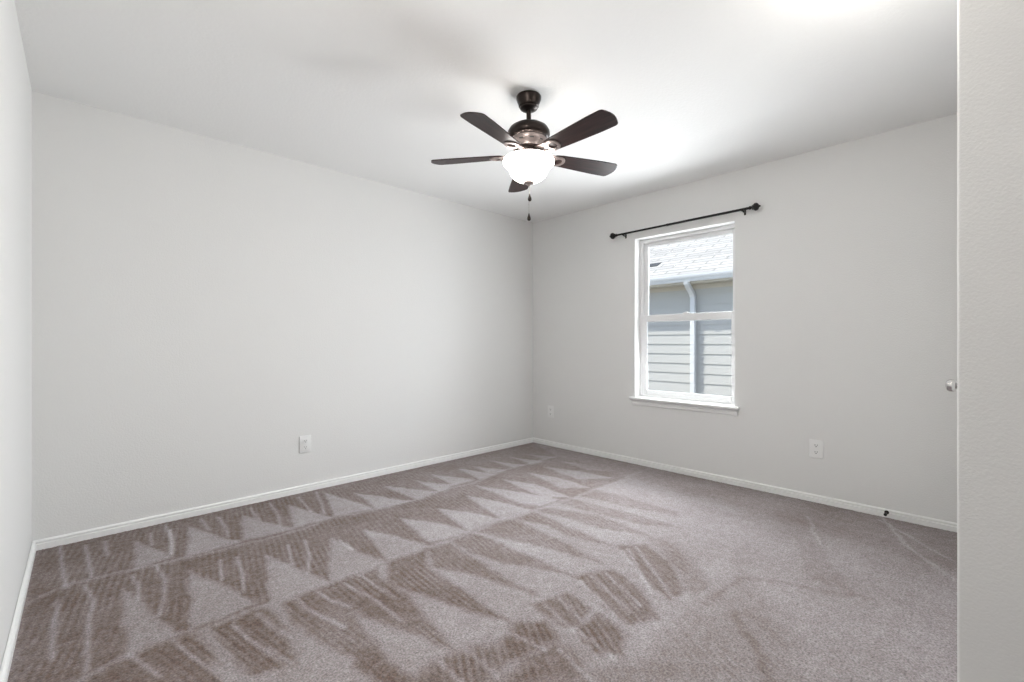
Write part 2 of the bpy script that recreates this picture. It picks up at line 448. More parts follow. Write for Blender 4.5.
STREAKS = [
 (0.16, 0.02, [(-0.124,2.862),(-0.001,2.96),(0.228,2.921),(0.49,2.873),(0.794,2.852),(0.999,2.847),(1.214,2.901),(1.487,2.832),(1.78,2.82),(2.013,2.872),(2.322,2.848),(2.687,2.929),(2.992,2.951),(3.471,2.954)]),
 (0.1, 0.02, [(-0.015,2.069),(0.052,2.104),(0.161,2.137),(0.301,2.159),(0.367,2.13),(0.575,2.135),(0.735,2.119),(0.875,2.113),(1.165,2.114),(1.432,2.128),(1.716,2.114),(1.972,2.122),(2.216,2.102),(2.603,2.084),(2.942,2.073),(3.555,2.09)]),
 (0.4, 0.011, [(-0.025,3.554),(-0.016,3.227),(-0.001,2.911)]),
 (0.4, 0.011, [(0.074,3.458),(0.08,3.209),(0.088,2.962)]),
 (0.4, 0.011, [(0.156,3.45),(0.153,3.215)]),
 (0.4, 0.011, [(0.443,3.384),(0.418,3.125),(0.396,2.996)]),
 (0.4, 0.011, [(0.352,3.412),(0.339,3.202)]),
 (0.4, 0.011, [(0.433,3.499),(0.429,3.205),(0.395,2.982)]),
 (0.4, 0.011, [(0.612,3.46),(0.61,3.223)]),
 (0.4, 0.011, [(0.697,3.424),(0.689,3.209),(0.666,3.031)]),
 (0.4, 0.011, [(0.89,3.461),(0.87,3.187)]),
 (0.4, 0.011, [(1.017,3.473),(0.984,3.194),(0.943,3.006)]),
 (0.4, 0.011, [(1.202,3.467),(1.162,3.096)]),
 (0.4, 0.011, [(1.339,3.49),(1.262,3.182),(1.204,3.005)]),
 (0.4, 0.011, [(0.058,2.89),(0.083,2.694),(0.066,2.548),(0.058,2.344),(0.048,2.134)]),
 (0.4, 0.011, [(-0.026,2.799),(-0.037,2.52),(-0.036,2.284)]),
 (0.4, 0.011, [(0.319,2.903),(0.333,2.687),(0.304,2.481),(0.275,2.355)]),
 (0.4, 0.011, [(0.223,2.858),(0.237,2.717),(0.226,2.556)]),
 (0.4, 0.011, [(0.566,2.738),(0.525,2.501)]),
 (0.4, 0.011, [(0.634,2.719),(0.609,2.485),(0.567,2.315)]),
 (0.4, 0.011, [(0.968,2.683),(0.915,2.479),(0.844,2.298)]),
 (0.4, 0.011, [(0.877,2.682),(0.813,2.426)]),
 (0.4, 0.011, [(1.11,2.546),(1.103,2.378)]),
 (0.4, 0.011, [(0.29,2.121),(0.317,1.979),(0.368,1.811),(0.379,1.75)]),
 (0.4, 0.011, [(0.163,2.128),(0.225,1.924)]),
 (0.4, 0.011, [(0.474,2.079),(0.494,1.923),(0.557,1.683)]),
 (0.4, 0.011, [(0.565,2.084),(0.579,1.977),(0.606,1.831)]),
 (0.4, 0.011, [(0.717,2.081),(0.72,1.995),(0.782,1.746)]),
 (0.4, 0.011, [(0.805,2.085),(0.82,1.981),(0.859,1.87)]),
 (0.4, 0.011, [(0.921,2.08),(0.96,1.846),(0.963,1.643)]),
 (0.4, 0.011, [(1.012,2.095),(1.03,1.8)]),
 (0.3, 0.011, [(1.725,1.328),(1.644,1.132),(1.607,1.059)]),
 (0.3, 0.011, [(1.804,1.317),(1.675,1.031)]),
 (0.3, 0.011, [(1.872,1.29),(1.75,1.029)]),
 (0.3, 0.011, [(1.466,1.314),(1.402,1.103)]),
 (0.3, 0.011, [(1.542,1.295),(1.482,1.141)]),
 (0.3, 0.011, [(1.427,1.122),(1.384,0.912)]),
 (0.3, 0.011, [(2.18,1.354),(1.87,1.045)]),
 (0.3, 0.011, [(2.232,1.337),(1.906,0.964)]),
 (0.3, 0.011, [(2.136,1.363),(1.936,1.112)]),
 (0.3, 0.011, [(1.286,1.08),(1.23,0.866)]),
 (0.3, 0.011, [(1.044,1.298),(1.031,1.144)]),
 (0.4, 0.011, [(0.936,1.33),(0.929,1.18)]),
 (0.3, 0.011, [(1.223,1.276),(1.246,1.118)]),
 (0.3, 0.011, [(3.787,0.485),(3.319,0.321),(3.005,0.104)]),
 (0.3, 0.011, [(3.427,0.808),(3.117,0.7),(2.991,0.639)]),
 (0.3, 0.011, [(3.675,0.476),(3.256,0.139)]),
 (-0.2, 0.02, [(1.964,0.844),(2.099,0.835),(2.302,0.822),(2.384,0.654),(2.452,0.493),(2.514,0.377)]),
 (-0.2, 0.02, [(1.987,0.73),(1.84,0.622),(1.669,0.502)]),
]
# carpet: vacuum marks, the lie of the pile, and shade painted along the window wall, measured over the floor in metres
def build_floor():
    STEP = 0.0075
    X0 = globals()['X0'] - 0.09
    nx = int(round((XB - X0) / STEP)); ny = int(round((YA - YR) / STEP))
    xs = np.linspace(X0, XB, nx + 1); ys = np.linspace(YR, YA, ny + 1)
    GX, GY = np.meshgrid(xs, ys, indexing='ij')
    rng = np.random.default_rng(7)
    def smooth_noise(cell, seed):
        r = np.random.default_rng(seed)
        g = r.random((int((XB - X0) / cell) + 4, int((YA - YR) / cell) + 4))
        u = (GX - X0) / cell; v = (GY - YR) / cell
        i = u.astype(int); j = v.astype(int); fu = u - i; fv = v - j
        fu = fu * fu * (3 - 2 * fu); fv = fv * fv * (3 - 2 * fv)
        return (g[i, j] * (1 - fu) * (1 - fv) + g[i + 1, j] * fu * (1 - fv) + g[i, j + 1] * (1 - fu) * fv + g[i + 1, j + 1] * fu * fv)
    WX = GX + 0.02 * (smooth_noise(0.13, 1) - 0.5) + 0.012 * (smooth_noise(0.04, 3) - 0.5)
    WY = GY + 0.02 * (smooth_noise(0.13, 2) - 0.5) + 0.012 * (smooth_noise(0.04, 4) - 0.5)
    pile = np.full(GX.shape, 0.70)
    dark = np.zeros(GX.shape)
    def window(lo, hi, pad):
        i0 = max(int((lo[0] - pad - X0) / STEP), 0); i1 = min(int((hi[0] + pad - X0) / STEP) + 2, nx + 1)
        j0 = max(int((lo[1] - pad - YR) / STEP), 0); j1 = min(int((hi[1] + pad - YR) / STEP) + 2, ny + 1)
        return slice(i0, max(i1, i0)), slice(j0, max(j1, j0))
    def seg_dist(px, py, a, b):
        dx, dy = b[0] - a[0], b[1] - a[1]
        L = dx * dx + dy * dy + 1e-12
        t = np.clip(((px - a[0]) * dx + (py - a[1]) * dy) / L, 0, 1)
        return np.hypot(px - a[0] - t * dx, py - a[1] - t * dy)
    for val, soft, poly in MARKS:
        P = np.array(poly)
        s = window(P.min(0), P.max(0), 0.12)
        px, py = WX[s], WY[s]
        if px.size == 0: continue
        d = np.full(px.shape, 9.0); inside = np.zeros(px.shape, bool)
        for k in range(len(poly)):
            a, b = poly[k], poly[(k + 1) % len(poly)]
            d = np.minimum(d, seg_dist(px, py, a, b))
            if a[1] != b[1]:
                c = (a[1] > py) != (b[1] > py)
                inside ^= c & (px < (b[0] - a[0]) * (py - a[1]) / (b[1] - a[1]) + a[0])
        sd_ = np.where(inside, d, -d)
        k = np.clip(0.5 + sd_ / (2 * soft), 0, 1); k = k * k * (3 - 2 * k)
        pile[s] = pile[s] * (1 - k) + val * k
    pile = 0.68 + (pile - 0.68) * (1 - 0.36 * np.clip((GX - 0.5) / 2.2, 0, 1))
    pile -= 0.16 * np.clip((pile - 0.45) / 0.3, 0, 1) * np.clip((1.5 - GX) / 1.2, 0, 1)  # paler pile toned down towards the side wall
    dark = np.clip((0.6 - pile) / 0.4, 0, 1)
    # fine parallel brush lines, across the first two strips and askew over the rest
    ph = 1.5 * smooth_noise(0.3, 5)
    c1 = GX - 0.18 * (GY - 2.5)
    c2 = GX - np.clip(-0.2 + 0.39 * (GX - 0.5), -0.3, 0.4) * (GY - 2.08)
    c3 = GX - 0.6 * (GY - 1.3)
    f1 = np.sin(2 * PI * c1 / 0.029 + 2.0 * ph)
    f2 = np.where(GY > 1.36, np.sin(2 * PI * c2 / 0.029 + 2.0 * ph), np.sin(2 * PI * c3 / 0.033 + 2.0 * ph))
    fine = np.where(GY > 2.085, f1, f2) * (1.3 * smooth_noise(0.11, 8))
    pile += fine * (0.02 + 0.10 * dark)
    for dv, wd, line in STREAKS:
        P = np.array(line)
        s = window(P.min(0), P.max(0), 0.06)
        px, py = (GX[s], GY[s]) if dv > 0 and P[:, 0].max() < 2.3 else (WX[s], WY[s])
        if px.size == 0: continue
        d = np.full(px.shape, 9.0)
        for a, b in zip(line, line[1:]):
            d = np.minimum(d, seg_dist(px, py, a, b))
        pile[s] += dv * np.exp(-(d / wd) ** 2)
    pile += 0.22 * (smooth_noise(0.022, 9) - 0.5) + 0.16 * (smooth_noise(0.25, 10) - 0.5)
    pile = np.clip(pile, 0, 1)
    z = 0.0025 * (rng.random(GX.shape) - 0.5) + 0.004 * (pile - 0.5)
    z[0, :] = z[-1, :] = 0; z[:, 0] = z[:, -1] = 0
    co = np.stack([GX, GY, z], -1).reshape(-1, 3)
    idx = np.arange((nx + 1) * (ny + 1)).reshape(nx + 1, ny + 1)
    q = np.stack([idx[:-1, :-1], idx[1:, :-1], idx[1:, 1:], idx[:-1, 1:]], -1).reshape(-1, 4)
    # the entry's floor, plain, and the underside
    n0 = len(co)
    ex = np.array([(X0 - 0.08, YE, 0), (XS, YE, 0), (XS, YR, 0), (X0 - 0.08, YR, 0),
                   (X0, YE, -0.1), (XB, YE, -0.1), (XB, YA, -0.1), (X0, YA, -0.1)], float)
    co = np.vstack([co, ex])
    q = np.vstack([q, [[n0, n0 + 1, n0 + 2, n0 + 3]], [[n0 + 7, n0 + 6, n0 + 5, n0 + 4]]])
    vals = np.concatenate([pile.reshape(-1), np.full(8, 0.6)]).astype(np.float32)
    me = bpy.data.meshes.new('floor')
    me.vertices.add(len(co)); me.vertices.foreach_set('co', co.reshape(-1).astype(np.float32))
    me.loops.add(q.size); me.loops.foreach_set('vertex_index', q.reshape(-1).astype(np.int32))
    me.polygons.add(len(q)); me.polygons.foreach_set('loop_start', np.arange(0, q.size, 4, dtype=np.int32))
    me.polygons.foreach_set('use_smooth', np.ones(len(q), bool))
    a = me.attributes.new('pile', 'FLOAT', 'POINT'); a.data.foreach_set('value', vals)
    me.update(calc_edges=True); me.validate()
    me.materials.append(M_carpet)
    o = bpy.data.objects.new('floor', me); C.objects.link(o)
    o.location.z = FZ0
    return struct(o)
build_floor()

bm = bmesh.new(); add_box(bm, X0 - WT - 0.2, XB + WT, YE - WT, YA + WT, HC, HC + 0.2)
struct(obj('ceiling', bm, M_ceil))
def side_x(y):
    return X0 - XL_SKEW * (YA - y)
bm = bmesh.new()
add_prism(bm, [(side_x(YE) - WT, YE - WT), (side_x(YE), YE - WT), (side_x(YA), YA + WT), (side_x(YA) - WT, YA + WT)], lambda u, v: (u, v, -0.1), lambda u, v: (u, v, HC))
struct(obj('wall_left', bm, M_wall))
bm = bmesh.new(); add_box(bm, X0 - 0.06, XB + WT, YA, YA + WT, -0.1, HC)
struct(obj('wall_back', bm, M_wall))

# window wall with its opening
WY0, WY1, WZ0, WZ1 = 1.384, 2.268, 0.600, 2.058
def wall_with_hole(name, fr, y0, y1, h):
    bm = bmesh.new()
    (a0, a1, c0, c1) = h
    us = [y0, a0, a1, y1]; vs = [-0.1, c0, c1, HC]
    g = {}
    for t in (0, 1):
        for i, u in enumerate(us):
            for j, v in enumerate(vs):
                g[t, i, j] = bm.verts.new(fr(t, u, v))
    for t in (0, 1):
        for i in range(3):
            for j in range(3):
                if (i, j) != (1, 1):
                    bm.faces.new((g[t, i, j], g[t, i + 1, j], g[t, i + 1, j + 1], g[t, i, j + 1]))
    ring = [(i, 0) for i in range(3)] + [(3, j) for j in range(3)] + [(i, 3) for i in (3, 2, 1)] + [(0, j) for j in (3, 2, 1)]
    hole = [(1, 1), (2, 1), (2, 2), (1, 2)]
    for loop in (ring, hole):
        for p, q in zip(loop, loop[1:] + loop[:1]):
            bm.faces.new((g[0, p[0], p[1]], g[0, q[0], q[1]], g[1, q[0], q[1]], g[1, p[0], p[1]]))
    return struct(obj(name, bm, M_wall))
wall_with_hole('wall_right', lambda t, u, v: (XB + t * WT, u, v), YE - WT, YA, (WY0, WY1, WZ0, WZ1))

# door wall, seen edge-on, and the entry wall whose rounded end stands at the right of the picture
DX0, DX1, DH = 2.74, 3.50, 2.03
bm = bmesh.new()
r = 0.007
pts = [(XS + 0.115, YE), (XS + 0.115, YR - 0.115), (DX0, YR - 0.115), (DX0, YR)]
for k in range(7):
    a = PI / 2 + (PI / 2) * k / 6
    pts.append((XS + r + r * math.cos(a), YR - r + r * math.sin(a)))
pts.append((XS, YE))
add_prism(bm, pts, lambda u, v: (u, v, -0.1), lambda u, v: (u, v, HC))
o = struct(obj('wall_near', bm, M_wall, smooth=25))
bm = bmesh.new()
add_box(bm, DX0, DX1, YR - 0.115, YR, DH, HC)
struct(obj('wall_door_head', bm, M_wall))
bm = bmesh.new()
add_box(bm, DX1, XB, YR - 0.115, YR, -0.1, HC)
struct(obj('wall_door_side', bm, M_wall))
bm = bmesh.new(); add_box(bm, X0 - 0.2, XB, YE - WT, YE, -0.1, HC)
struct(obj('wall_entry', bm, M_wall))

# baseboards: flat face, groove, small top bead
BASE = [(0, FZ0 - 0.01), (0.014, FZ0 - 0.01), (0.014, 0.018), (0.0065, 0.020), (0.0065, 0.0255), (0.0115, 0.0275), (0.0115, 0.0325), (0.006, 0.038), (0, 0.040)]
def baseboard(name, fa, fb):
    bm = bmesh.new()
    add_prism(bm, BASE, fa, fb)
    return struct(obj(name, bm, M_trim))
baseboard('baseboard_back', lambda u, v: (X0, YA - u, v), lambda u, v: (XB, YA - u, v))
baseboard('baseboard_left', lambda u, v: (side_x(YA) + u, YA - u, v), lambda u, v: (side_x(YE) + u, YE, v))
baseboard('baseboard_right', lambda u, v: (XB - u, YA - u, v), lambda u, v: (XB - u, YR + u, v))

# ------------------------------------------------------------------ closed door in the door wall, only its knob shows
door = struct(empty('door_1', ((DX0 + DX1) / 2, YR, 0)))
bm = bmesh.new()
dx = (DX1 - DX0) / 2
add_box(bm, -dx + 0.003, dx - 0.003, -0.042, -0.004, 0.012, DH - 0.003)
for s in (-1, 1):
    for z0, z1 in ((0.22, 0.78), (0.98, 1.86)):
        add_box(bm, s * 0.17 - 0.115, s * 0.17 + 0.115, -0.006, 0.000, z0, z1, 0.004, 1)
slab = obj('door_slab', bm, M_door, door)
bm = bmesh.new()
add_box(bm, -dx - 0.055, -dx + 0.0, 0.0005, 0.013, 0, DH + 0.055, 0.003, 1)
add_box(bm, dx, dx + 0.055, 0.0005, 0.013, 0, DH + 0.055, 0.003, 1)
add_box(bm, -dx, dx, 0.0005, 0.013, DH, DH + 0.055, 0.003, 1)
obj('door_casing', bm, M_trim, door)
KX = 2.815
bm = bmesh.new()
add_lathe(bm, [(0.0, 0.0), (0.032, 0.0), (0.032, 0.004), (0.026, 0.009), (0.012, 0.012), (0.011, 0.028), (0.016, 0.034),
               (0.025, 0.041), (0.0275, 0.050), (0.0265, 0.060), (0.021, 0.068), (0.010, 0.072), (0.0, 0.0725)], 40,
          axis((KX - (DX0 + DX1) / 2, -0.004, 0.912), (0, 1, 0)))
k = obj('door_knob', bm, M_nickel, door, smooth=35)
k['label'] = 'satin nickel round door knob'

# ------------------------------------------------------------------ window
win = struct(empty('window_1', (XB, (WY0 + WY1) / 2, WZ0)))
yc = (WY0 + WY1) / 2
hw = (WY1 - WY0) / 2
hh = WZ1 - WZ0
def frame_bm(bm, x0, x1, y0, y1, z0, z1, wl, wr, wb, wt, bev=0.004):
    """four members round an opening: left, right, bottom, top widths"""
    add_box(bm, x0, x1, y0, y0 + wr, z0, z1, bev, 2)
    add_box(bm, x0, x1, y1 - wl, y1, z0, z1, bev, 2)
    add_box(bm, x0, x1, y0 + wr, y1 - wl, z0, z0 + wb, bev, 2)
    add_box(bm, x0, x1, y0 + wr, y1 - wl, z1 - wt, z1, bev, 2)
    return bm
bm = bmesh.new()
frame_bm(bm, 0.092, 0.149, -hw, hw, 0.0, hh, 0.030, 0.030, 0.020, 0.030)
add_box(bm, 0.086, 0.094, hw - 0.014, hw, 0.02, hh, 0.002, 1)
add_box(bm, 0.086, 0.094, -hw, -hw + 0.014, 0.02, hh, 0.002, 1)
obj('window_frame', bm, M_vinyl, win)
MZ = 1.336 - WZ0
def sash(x0, x1, z0, z1, name, wb, wt):
    bm = bmesh.new()
    frame_bm(bm, x0, x1, -hw + 0.028, hw - 0.028, z0, z1, 0.036, 0.036, wb, wt, 0.005)
    o = obj(name, bm, M_vinyl, win)
    bm = bmesh.new()
    add_box(bm, (x0 + x1) / 2 - 0.003, (x0 + x1) / 2 + 0.003, -hw + 0.062, hw - 0.062, z0 + wb - 0.002, z1 - wt + 0.002)
    obj('pane', bm, M_glass, o)
    return o
sash(0.124, 0.146, MZ - 0.020, hh - 0.028, 'upper_sash', 0.040, 0.036)
ls = sash(0.094, 0.122, 0.018, MZ + 0.022, 'lower_sash', 0.048, 0.064)
bm = bmesh.new()
add_box(bm, 0.090, 0.100, -0.03, 0.03, MZ + 0.020, MZ + 0.030, 0.002, 1)
add_box(bm, 0.090, 0.112, -0.012, 0.012, MZ + 0.0285, MZ + 0.036, 0.002, 1)
obj('sash_lock', bm, M_vinyl, ls)
# sill board with an apron below
bm = bmesh.new()
add_box(bm, -0.048, 0.0005, -hw - 0.040, hw + 0.040, -0.018, 0.004, 0.006, 3)
add_box(bm, -0.012, 0.0945, -hw + 0.0005, hw - 0.0005, 0.0005, 0.004)
obj('window_sill', bm, M_trim, win, smooth=35)
bm = bmesh.new()
add_prism(bm, [(0, -0.024), (0.020, -0.024), (0.020, -0.034), (0.013, -0.040), (0.011, -0.062), (0.004, -0.070), (0, -0.070)],
          lambda u, v: (-u, -hw - 0.022, v), lambda u, v: (-u, hw + 0.022, v))
obj('window_apron', bm, M_trim, win)

# ------------------------------------------------------------------ curtain rod
RX, RZ = -0.048, 0.0
rod = tag(empty('curtain_rod', (XB, yc, 2.119)), 'thin black metal curtain rod with ball finials mounted above the white window', 'curtain rod')
rod.rotation_euler = (-0.0075, 0, 0)
yl, yr = 2.508 - yc, 1.186 - yc
bm = bmesh.new()
add_tube(bm, [(RX, yl - 0.045, RZ), (RX, 0.10, RZ)], 0.0088, 16)
add_tube(bm, [(RX, 0.10, RZ), (RX, yr + 0.045, RZ)], 0.0098, 16)
add_tube(bm, [(RX, 0.092, RZ), (RX, 0.104, RZ)], 0.0112, 16)
obj('pole', bm, M_iron, rod, smooth=40)
for y, d in ((yl - 0.052, 1), (yr + 0.052, -1)):
    bm = bmesh.new()
    add_lathe(bm, [(0.0, -0.012), (0.0135, -0.012), (0.0135, -0.002), (0.010, 0.002), (0.010, 0.006), (0.018, 0.009), (0.018, 0.013), (0.011, 0.015),
                   (0.0215, 0.019), (0.0285, 0.027), (0.0295, 0.034), (0.0275, 0.043), (0.019, 0.052), (0.010, 0.056), (0.008, 0.060), (0.006, 0.066), (0.0, 0.068)], 28,
              axis((RX, y - 0.012 * d, RZ), (0, d, 0)))
    obj('finial', bm, M_iron, rod, smooth=50)
for y in (2.363 - yc, 1.309 - yc):
    bm = bmesh.new()
    add_box(bm, -0.0045, -0.0005, y - 0.0075, y + 0.0075, RZ - 0.036, RZ + 0.008, 0.0018, 2)
    add_tube(bm, [(-0.003, y, RZ - 0.016), (-0.030, y, RZ - 0.016), (RX + 0.006, y, RZ - 0.015)], 0.0058, 12)
    add_sphere(bm, (-0.0055, y, RZ - 0.029), 0.0035, 10)
    for k in range(12):
        a0 = PI + PI * k / 12 - 0.15; a1 = PI + PI * (k + 1) / 12 + 0.15
        q = [(RX + rr * math.cos(a), rr * math.sin(a) + RZ) for rr, a in ((0.0100, a0), (0.0145, a0), (0.0145, a1), (0.0100, a1))]
        add_prism(bm, [(0, 0), (1, 0), (2, 0), (3, 0)],
                  lambda u, v: (q[int(u)][0], y - 0.010, q[int(u)][1]), lambda u, v: (q[int(u)][0], y + 0.010, q[int(u)][1]))
    obj('bracket', bm, M_iron, rod, smooth=40)

# ------------------------------------------------------------------ wall outlets
def make_outlet(rounded=True):
    root = empty('wall_outlet')
    # plate lies in local XZ, facing local -Y
    bm = bmesh.new()
    add_box(bm, -0.043, 0.043, -0.0065, -0.0002, -0.064, 0.064, 0.004, 3)
    obj('cover_plate', bm, M_plate, root, smooth=40)
    for s in (-1, 1):
        bm = bmesh.new()
        poly = []
        for k in range(24):
            a = 2 * PI * k / 24
            poly.append((max(-0.0165, min(0.0165, 0.0195 * math.cos(a))), s * 0.0235 + max(-0.0145, min(0.0145, 0.0185 * math.sin(a)))))
        add_prism(bm, poly, lambda u, v: (u, -0.006, v), lambda u, v: (u, -0.0090, v))
        rec = obj('receptacle', bm, M_plate, root)
        bm = bmesh.new()
        z = s * 0.0235
        add_box(bm, -0.0082, -0.0052, -0.0096, -0.0088, z - 0.001, z + 0.009)
        add_box(bm, 0.0052, 0.0082, -0.0096, -0.0088, z + 0.000, z + 0.008)
        add_lathe(bm, [(0, 0), (0.0034, 0), (0.0034, 0.0008), (0, 0.0008)], 14, axis((0, -0.0088, z - 0.0068), (0, -1, 0)))
        obj('slot', bm, M_slot, rec)
    bm = bmesh.new()
    add_lathe(bm, [(0, 0), (0.0032, 0), (0.0026, 0.0012), (0, 0.0014)], 14, axis((0, -0.0064, 0), (0, -1, 0)))
    obj('screw', bm, M_plate, root)
    return root
ou = make_outlet()
ou.location = (1.286, YA, 0.343)
tag(ou, 'white duplex outlet low on the long bare wall at left', 'outlet')
o2 = copy_tree(ou)
o2.location = (XB, 0.838, 0.360); o2.rotation_euler = (0, 0, -PI / 2)
tag(o2, 'white duplex outlet to the right of the window, below sill height', 'outlet')

o3 = copy_tree(ou)
o3.location = (XB, 3.292, 0.358); o3.rotation_euler = (0, 0, -PI / 2)
tag(o3, 'small white outlet left of the window, near the far corner of the room', 'outlet')

# ------------------------------------------------------------------ door stop on the baseboard
ds = tag(empty('door_stop', (XB - 0.014, 0.452, 0.022)), 'small dark door stop sticking out of the white baseboard at right', 'door stop')
bm = bmesh.new()
add_lathe(bm, [(0, -0.0005), (0.012, -0.0005), (0.012, 0.003), (0.007, 0.006), (0.0045, 0.010), (0.0045, 0.050), (0, 0.050)], 20, axis((0, 0, 0), (-1, 0, 0)))
obj('stem', bm, M_bronze, ds, smooth=40)
bm = bmesh.new()
add_lathe(bm, [(0, 0.048), (0.0075, 0.048), (0.0088, 0.051), (0.0088, 0.060), (0.007, 0.064), (0, 0.065)], 20, axis((0, 0, 0), (-1, 0, 0)))
obj('bumper', bm, M_rubber, ds, smooth=40)

# ------------------------------------------------------------------ ceiling fan
FX, FY = 1.823, 1.754
FZ = HC
fan = tag(empty('ceiling_fan', (FX, FY, 0)), 'dark bronze ceiling fan with five espresso blades and lit white glass bowl', 'ceiling fan')
bm = bmesh.new()
add_lathe(bm, [(0.065, HC - 0.0005), (0.0685, HC - 0.006), (0.068, HC - 0.016), (0.061, HC - 0.036), (0.056, HC - 0.048), (0.055, HC - 0.056), (0.049, HC - 0.061), (0.048, HC - 0.068), (0.040, HC - 0.074), (0.028, HC - 0.078), (0.016, HC - 0.080)], 48)
obj('canopy', bm, M_bronze, fan, smooth=40)
bm = bmesh.new()
add_lathe(bm, [(0.013, HC - 0.079), (0.013, 2.313), (0.022, 2.307), (0.024, 2.294)], 28)
obj('downrod', bm, M_bronze, fan, smooth=40)
bm = bmesh.new()
add_lathe(bm, [(0.022, 2.299), (0.050, 2.296), (0.082, 2.288), (0.104, 2.274), (0.115, 2.255), (0.1160, 2.240), (0.111, 2.226), (0.102, 2.218), (0.094, 2.214)], 64)
motor = obj('motor_housing', bm, M_bronze, fan, smooth=40)
bm = bmesh.new()
add_lathe(bm, [(0.0965, 2.216), (0.098, 2.211), (0.095, 2.197), (0.089, 2.182), (0.084, 2.172), (0.083, 2.160), (0.070, 2.158)], 64)
obj('motor_band', bm, M_bronze2, fan, smooth=40)
for k in range(10):                                    # vents cut round the lower band
    a = 2 * PI * (k + 0.5) / 10
    bm = bmesh.new()
    Mx = Matrix.Rotation(a, 4, 'Z') @ Matrix.Translation((0.0925, 0, 2.191)) @ Matrix.Rotation(math.radians(22), 4, 'Y')
    add_box(bm, -0.0015, 0.0015, -0.012, 0.012, -0.0028, 0.0028, 0.0012, 1)
    bmesh.ops.transform(bm, matrix=Mx, verts=bm.verts)
    obj('vent', bm, M_slot, bpy.data.objects['motor_band'])
bm = bmesh.new()
add_lathe(bm, [(0.070, 2.160), (0.070, 2.136), (0.060, 2.130)], 56)
obj('switch_housing', bm, M_bronze, fan, smooth=40)
bm = bmesh.new()
add_lathe(bm, [(0.066, 2.136), (0.084, 2.132), (0.100, 2.126), (0.104, 2.120), (0.103, 2.113), (0.060, 2.110), (0.0, 2.110)], 56)
obj('light_fitter', bm, M_bronze2, fan, smooth=40)

# flared glass bowl, open towards the ceiling
outer = [(0.124, 2.110), (0.133, 2.106), (0.1395, 2.098), (0.1408, 2.090), (0.1380, 2.081), (0.129, 2.071), (0.118, 2.061), (0.1105, 2.051), (0.1065, 2.042), (0.102, 2.031), (0.093, 2.015), (0.079, 2.002), (0.062, 1.992), (0.046, 1.9865), (0.030, 1.984), (0.014, 1.9835), (0.0, 1.9835)]
inner = [(0.0, 1.988), (0.014, 1.988), (0.029, 1.9885), (0.045, 1.991), (0.060, 1.996), (0.076, 2.005), (0.089, 2.018), (0.098, 2.032), (0.1025, 2.043), (0.107, 2.053), (0.115, 2.064), (0.126, 2.074), (0.1340, 2.083), (0.1370, 2.090), (0.1357, 2.0965), (0.130, 2.103), (0.122, 2.107)]
bm = bmesh.new()
prof = outer + inner
add_lathe(bm, prof + [prof[0]], 72, cap=False)
bmesh.ops.remove_doubles(bm, verts=bm.verts, dist=1e-5)
obj('glass_bowl', bm, M_bowl, fan, smooth=60)
bm = bmesh.new()
add_lathe(bm, [(0.0, 1.986), (0.026, 1.9835), (0.0285, 1.979), (0.0265, 1.974), (0.015, 1.971), (0.008, 1.968), (0.007, 1.963), (0.004, 1.960), (0.0, 1.959)], 28)
obj('bowl_finial', bm, M_bronze2, fan, smooth=45)

# blades: local X runs outwards, underside seen from the room
BL_Z, BL_R0, BL_R1 = 2.128, 0.135, 0.565
PITCH = math.radians(11)
def blade_outline():
    right = []
    w0, w1 = 0.047, 0.066
    L0, L1 = BL_R0, BL_R1
    pts = []
    # one long edge out, rounded tip, other long edge back, rounded root
    n = 14
    for k in range(n + 1):
        t = k / n
        pts.append((L0 + 0.03 + (L1 - L0 - 0.065) * t, -(w0 + (w1 - w0) * min(1, t * 1.25) ** 0.8)))
    for k in range(1, 9):
        a = -PI / 2 + PI / 2 * k / 8
        pts.append((L1 - 0.035 + 0.020 * math.cos(a), -w1 + 0.020 + 0.020 * math.sin(a)))
    for k in range(1, 8):
        t = k / 8
        y = -w1 + 0.020 + (2 * w1 - 0.040) * t
        pts.append((L1 - 0.015 + 0.015 * math.sin(PI * t), y))
    for k in range(0, 9):
        a = PI / 2 * k / 8
        pts.append((L1 - 0.035 + 0.020 * math.cos(a), w1 - 0.020 + 0.020 * math.sin(a)))
    for k in range(1, n + 1):
        t = 1 - k / n
        pts.append((L0 + 0.03 + (L1 - L0 - 0.065) * t, (w0 + (w1 - w0) * min(1, t * 1.25) ** 0.8)))
    for k in range(1, 8):
        a = PI / 2 + PI * k / 8
        pts.append((L0 + 0.03 + 0.03 * math.cos(a), w0 * math.sin(a)))
    return pts
def make_blade():
    bm = bmesh.new()
    add_prism(bm, blade_outline(), lambda u, v: (u, v, -0.003), lambda u, v: (u, v, 0.003))
    es = [e for e in bm.edges if abs(e.verts[0].co.z - e.verts[1].co.z) < 1e-6]
    bmesh.ops.bevel(bm, geom=es, offset=0.0015, segments=2, affect='EDGES')
    o = obj('blade', bm, M_wood, fan, smooth=40)
    return o
